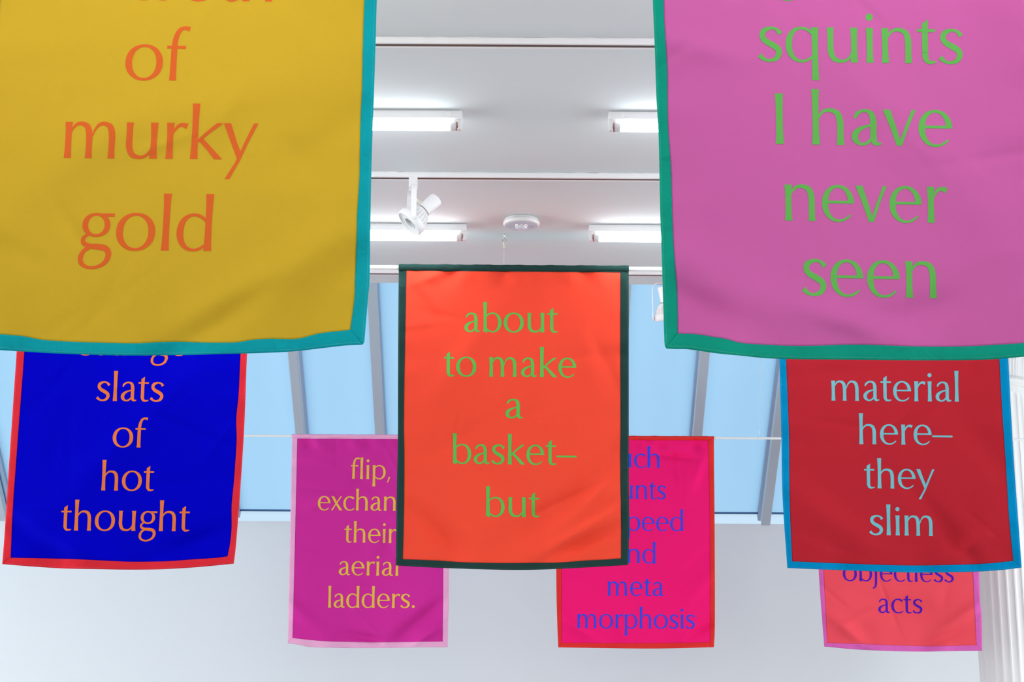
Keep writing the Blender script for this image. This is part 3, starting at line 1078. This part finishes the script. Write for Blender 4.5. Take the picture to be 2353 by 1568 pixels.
# --- middle row
banner('orange banner with dark green border and green words, centre of the middle row', D2,
       dict(left=S(916.5, 607.5, 915.5, 700, 914.5, 873, 914, 1015, 912, 1109, 909.5, 1300),
            right=S(1444.7, 611, 1444.7, 873, 1445, 1109, 1446, 1204, 1443.7, 1299),
            top=S(916.5, 607.5, 1444.7, 611),
            bottom=S(909.5, 1300, 974, 1304, 1069, 1307.7, 1187, 1310.5, 1281, 1308, 1376, 1303, 1443.7, 1299)),
       dict(left=S(933.4, 621.6, 929.6, 826, 927.4, 968, 928.6, 1062, 927.2, 1204, 924.9, 1286),
            right=S(1426, 626, 1426, 826, 1426.5, 968, 1425.8, 1062, 1427.7, 1204, 1427.7, 1284),
            top=S(933.4, 621.6, 1426, 626),
            bottom=S(924.9, 1286, 998, 1288.8, 1078, 1293.5, 1187, 1295, 1281, 1293.5, 1352, 1288.8, 1390, 1287, 1427.7, 1284)),
       (colr(246, 78, 56), colr(36, 64, 60), colr(96, 186, 84)),
       [('about', 1067, 1282, 763.5, 764.5, 45),
        ('to make', 1020, 1323.5, 865, 868, 45),
        ('a', 1161, 1201, 961.5, 962, 45),
        ('basket\u2013', 1041, 1325, 1066, 1069.5, 45.5),
        ('but', 1117, 1240, 1187.5, 1189, 45)],
       5, 0.0118,
       [(0.85, 0.86, -0.55, 0.022, 0.16, 0.005), (0.78, 0.93, -0.45, 0.02, 0.14, -0.004), (0.88, 0.75, -0.75, 0.03, 0.16, 0.004), (0.72, 0.80, -0.6, 0.04, 0.2, -0.004),
        (0.2, 0.9, 0.7, 0.03, 0.14, -0.004), (0.12, 0.14, 0.9, 0.022, 0.08, -0.003), (0.3, 0.3, -1.0, 0.04, 0.2, 0.003), (0.5, 0.75, 0.9, 0.06, 0.3, -0.004)], lean=0.0, word='orange')

banner('deep blue banner with red border and orange words, left of the middle row', D2,
       dict(left=S(51, top2(51), 38.2, 807, 21.8, 1051, 12.7, 1196, 5, 1297),
            right=S(578, top2(578), 567.7, 814, 561.5, 978, 552.4, 1123, 547, 1196, 541.5, 1262, 537, 1296),
            top=S(51, top2(51), 578, top2(578)),
            bottom=S(5, 1297, 73, 1302.5, 145, 1307, 218, 1308.5, 305, 1309.8, 378, 1308.5, 454, 1304, 537, 1296)),
       dict(left=S(67, 618, 55.2, 810, 40, 1014, 29, 1171, 24, 1282.6),
            right=S(562, 622, 553, 814.5, 548.8, 905, 543.3, 963, 544, 1014, 538, 1105, 532.8, 1160, 532.4, 1214, 528.8, 1250, 523.3, 1279),
            top=S(67, 618, 562, 622),
            bottom=S(24, 1282.6, 100, 1284, 163, 1286, 254, 1290, 309, 1292, 382, 1290.6, 436, 1287, 501, 1282.6, 523.3, 1279)),
       (colr(0, 0, 192), colr(224, 46, 58), colr(233, 120, 58)),
       [('orange', 173, 431, 816.5, 818, 45),
        ('slats', 221, 375, 921.5, 923.5, 45),
        ('of', 258, 336, 1028, 1029, 45),
        ('hot', 233, 353, 1127.5, 1128.5, 45.5),
        ('thought', 139, 435, 1219.5, 1221.5, 46)],
       31, 0.0118,
       [(0.1, 0.9, 0.6, 0.03, 0.16, -0.005), (0.3, 0.95, 0.3, 0.03, 0.14, 0.004), (0.8, 0.93, -0.4, 0.03, 0.14, -0.004), (0.5, 0.6, -0.8, 0.06, 0.3, 0.004)], lean=0.045, word='blue')

banner('dark red banner with blue border and pale blue words, right of the middle row', D2,
       dict(left=S(1784, top2(1784), 1790.9, 827, 1795.3, 996, 1798.2, 1143, 1809, 1306),
            right=S(2303, top2(2303), 2316.8, 824, 2323.2, 947, 2330.5, 1074, 2340.3, 1202, 2347.7, 1305),
            top=S(1784, top2(1784), 2303, top2(2303)),
            bottom=S(1809, 1306, 1956, 1312, 2103, 1316.6, 2225, 1315, 2299, 1310.8, 2347.7, 1305)),
       dict(left=S(1800, 629, 1806, 827, 1812.4, 996, 1813.9, 1143, 1819.7, 1291),
            right=S(2283, 632, 2296.7, 824, 2303.6, 947, 2313.4, 1094, 2319.2, 1192, 2329, 1290),
            top=S(1800, 629, 2283, 632),
            bottom=S(1819.7, 1291, 1956, 1296.6, 2103, 1300.5, 2250, 1297, 2329, 1290)),
       (colr(180, 37, 48), colr(0, 132, 184), colr(112, 182, 190)),
       [('material', 1911, 2203, 921, 923.5, 46),
        ('here\u2013', 1975, 2189, 1021, 1023.5, 46),
        ('they', 1986, 2148, 1122.5, 1124, 45),
        ('slim', 1998, 2145, 1230, 1232, 46)],
       47, 0.0118,
       [(0.72, 0.9, 0.9, 0.03, 0.1, -0.005), (0.85, 0.25, 1.3, 0.03, 0.12, 0.004), (0.88, 0.6, 1.0, 0.05, 0.25, -0.004), (0.2, 0.85, 0.6, 0.05, 0.2, 0.004), (0.8, 0.92, -0.6, 0.03, 0.1, 0.004)], lean=-0.015, word='red')

# --- back row
banner('magenta banner with pale pink border and yellow words, left of the back row', D3,
       dict(left=S(671, 998, 669, 1100, 665, 1300, 661, 1479),
            right=S(1029, top3(1029), 1030.5, 1150, 1032, 1310, 1029, 1488),
            top=S(671, 998, 1029, top3(1029)),
            bottom=S(661, 1479, 690, 1483, 720, 1488, 830, 1490, 950, 1488.5, 1029, 1488)),
       dict(left=S(683, 1008, 680.5, 1120, 677.5, 1246, 672, 1467),
            right=S(1017, 1010, 1018, 1150, 1019, 1310, 1017.5, 1475),
            top=S(683, 1008, 1017, 1010),
            bottom=S(672, 1467, 740, 1474, 830, 1476.5, 930, 1476.5, 1017.5, 1475)),
       (colr(204, 46, 148), colr(232, 166, 202), colr(226, 182, 70)),
       [('flip,', 806, 896, 1101, 1102, 32),
        ('exchange', 730, 974, 1173, 1175, 32.5),
        ('their', 791, 911, 1247, 1248.5, 32),
        ('aerial', 778, 915, 1322, 1324, 32),
        ('ladders.', 754, 953, 1397, 1398, 32.5)],
       59, 0.0092,
       [(0.85, 0.86, -0.7, 0.03, 0.16, -0.006), (0.9, 0.93, -0.6, 0.02, 0.1, 0.005), (0.25, 0.3, -0.5, 0.025, 0.1, 0.004), (0.1, 0.85, 0.7, 0.03, 0.12, 0.004), (0.5, 0.96, 0.2, 0.02, 0.1, -0.004)], lean=0.02, word='magenta')

banner('hot pink banner with red border and blue words, middle of the back row', D3,
       dict(left=S(1278, top3(1278), 1278, 1308, 1280, 1419, 1282.6, 1488.5),
            right=S(1640.5, top3(1640), 1641, 1090, 1642, 1183, 1643, 1419, 1640.5, 1488),
            top=S(1278, top3(1278), 1640.5, top3(1640)),
            bottom=S(1282.6, 1488.5, 1460, 1491, 1550, 1490.5, 1640.5, 1488)),
       dict(left=S(1289.5, 1010, 1289.5, 1308, 1290, 1478),
            right=S(1627.7, 1012, 1631.7, 1200, 1632, 1477),
            top=S(1289.5, 1010, 1627.7, 1012),
            bottom=S(1290, 1478, 1460, 1479, 1632, 1477)),
       (colr(243, 28, 114), colr(222, 50, 48), colr(58, 72, 216)),
       [('such', 1457, 1516, 1075, 1075.5, 32, 2, 4),
        ('stunts', 1461.5, 1530, 1147.5, 1148.5, 32, 3, 6),
        ('of speed', 1475, 1569.5, 1220.5, 1221, 32.5, 5, 8),
        ('and', 1476, 1506, 1295, 1296, 32.5, 2, 3),
        ('meta', 1397, 1525, 1369.5, 1370.5, 32.5),
        ('morphosis', 1327, 1597, 1444.5, 1445.5, 32.5)],
       61, 0.0092,
       [(0.88, 0.18, -1.2, 0.03, 0.1, 0.005), (0.92, 0.9, -0.6, 0.025, 0.12, -0.005), (0.12, 0.9, 0.6, 0.03, 0.12, 0.005), (0.75, 0.1, 0.1, 0.015, 0.1, -0.003), (0.85, 0.75, -0.8, 0.03, 0.16, 0.004)], lean=0.0, word='crimson')

banner('coral banner with mauve border and purple words, below the dark red banner', D3,
       dict(left=S(1870, top3(1870), 1874, 1160, 1881.4, 1314, 1886.3, 1388, 1894, 1486.5),
            right=S(2240, top3(2240), 2245, 1160, 2249.7, 1316, 2252, 1378, 2255.6, 1417, 2257, 1496),
            top=S(1870, top3(1870), 2240, top3(2240)),
            bottom=S(1894, 1486.5, 1980, 1494, 2103, 1498, 2180, 1497, 2257, 1496)),
       dict(left=S(1881, 1015, 1886, 1160, 1892, 1314, 1900.5, 1478),
            right=S(2228, 1017, 2232, 1160, 2236, 1316, 2243.8, 1483.6),
            top=S(1881, 1015, 2228, 1017),
            bottom=S(1900.5, 1478, 2005, 1482, 2127, 1485.6, 2243.8, 1483.6)),
       (colr(230, 76, 88), colr(208, 92, 170), colr(78, 26, 168)),
       [('objectless', 1937, 2192, 1335.5, 1339, 33),
        ('acts', 2018, 2120, 1409, 1410.5, 33)],
       73, 0.0092,
       [(0.15, 0.9, 0.7, 0.03, 0.12, 0.005), (0.85, 0.85, -0.6, 0.03, 0.14, 0.005), (0.7, 0.95, -0.4, 0.025, 0.12, -0.004), (0.5, 0.8, 0.2, 0.05, 0.2, -0.004)], lean=-0.02, word='coral')


# ------------------------------------------------------------------ rods and their wires
def rod(y, pxl, pxr, tl, tr, ra, r, label):
    a = at(pxl, tl, y) - Vector((0, 0, ra))
    b = at(pxr, tr, y) - Vector((0, 0, ra))
    t = thing('hanging_rod', (a + b) / 2, label, 'rod', 'white rods the banners hang from')
    MB().tube([a, b], r, 20).build('pole', M['rod'], t, smooth=True)
    d = (b - a).normalized()
    for e, dd in ((a - d * 0.002, d), (b + d * 0.002, -d)):
        MB().lathe([(r * 1.12, 0), (r * 1.12, 0.02)], e, dd, 20).build('end_cap', M['white_plastic'], t, smooth=True)
    return a, b


r2a, r2b = rod(D2, -60, 2430, top2(-60), top2(2430), 0.0115, 0.0076, 'white rod holding the blue, orange and dark red banners')
r3a, r3b = rod(D3, 300, 2460, top3(300), top3(2460), 0.0092, 0.0058, 'thin white rod holding the magenta, hot pink and coral banners')
r1a, r1b = rod(D1, -60, 2420, -268, -252, 0.012, 0.0076, 'white rod above the picture holding the yellow and pink banners')


def cable(px, y, ra, rb, ztop, r_rod, label, low=False):
    """wire from an eye in the ceiling down to the rod; low puts the clamp at the rod"""
    x = at(px, 560 if not low else 990, y).x
    f_ = (x - ra.x) / (rb.x - ra.x)
    zr = ra.z + (rb.z - ra.z) * f_
    t = thing('hanging_wire', (x, y, ztop), label, 'wire', 'steel wires carrying the rods')
    xe = x + (0.045 if low else 0)
    m = MB().lathe([(0.0045, 0), (0.0045, 0.0015), (0.0022, 0.004), (0.0018, 0.009)], (xe, y, ztop), (0, 0, -1), 16)
    m.tube([(xe + 0.0035 * math.cos(q * PI / 8), y, ztop - 0.0115 + 0.0035 * math.sin(q * PI / 8)) for q in range(16)], 0.001, 8, closed=True)
    m.build('ceiling_eye', M['chrome'], t, smooth=True)
    if low:
        zc_ = zr + 0.022
        m = MB().lathe([(0.0010, 0), (0.0026, 0.002), (0.0026, 0.010), (0.0010, 0.012)], (x, y - r_rod - 0.004, zc_), (0, 0, 1), 12)
        m.build('wire_grip', M['white_plastic'], t, smooth=True)
        MB().tube([(x + 0.045, y, ztop - 0.012), (x, y - r_rod - 0.004, zc_ + 0.03), (x, y - r_rod - 0.004, zr - 0.012)], 0.0008, 8).build('wire', M['wire'], t)
    else:
        z0 = ztop - 0.014
        m = MB().tube([(x + 0.0065 * math.cos(q * PI / 12), y + 0.002 * math.sin(q * PI / 12), z0 - 0.0068 + 0.0075 * math.sin(q * PI / 12)) for q in range(24)], 0.0013, 8, closed=True)
        m.build('split_ring', M['steel'], t, smooth=True)
        MB().lathe([(0.0055, 0.0), (0.0052, 0.002), (0.0042, 0.005), (0.0036, 0.018), (0.0012, 0.022)], (x - 0.001, y, z0 - 0.0135), (0, 0, -1), 16).build('wire_grip', M['steel'], t, smooth=True)
        MB().tube([(x - 0.001, y, z0 - 0.035), (x - 0.001, y, zr + r_rod)], 0.0005, 8).build('wire', M['wire'], t)
    return t


cable(1159, D2, r2a, r2b, CEIL, 0.0115, 'short steel wire with ring and grip above the orange banner')
cable(1744.5, D3, r3a, r3b, WELL, 0.0058, 'long thin wire in front of the skylight, left of the dark red banner', low=True)
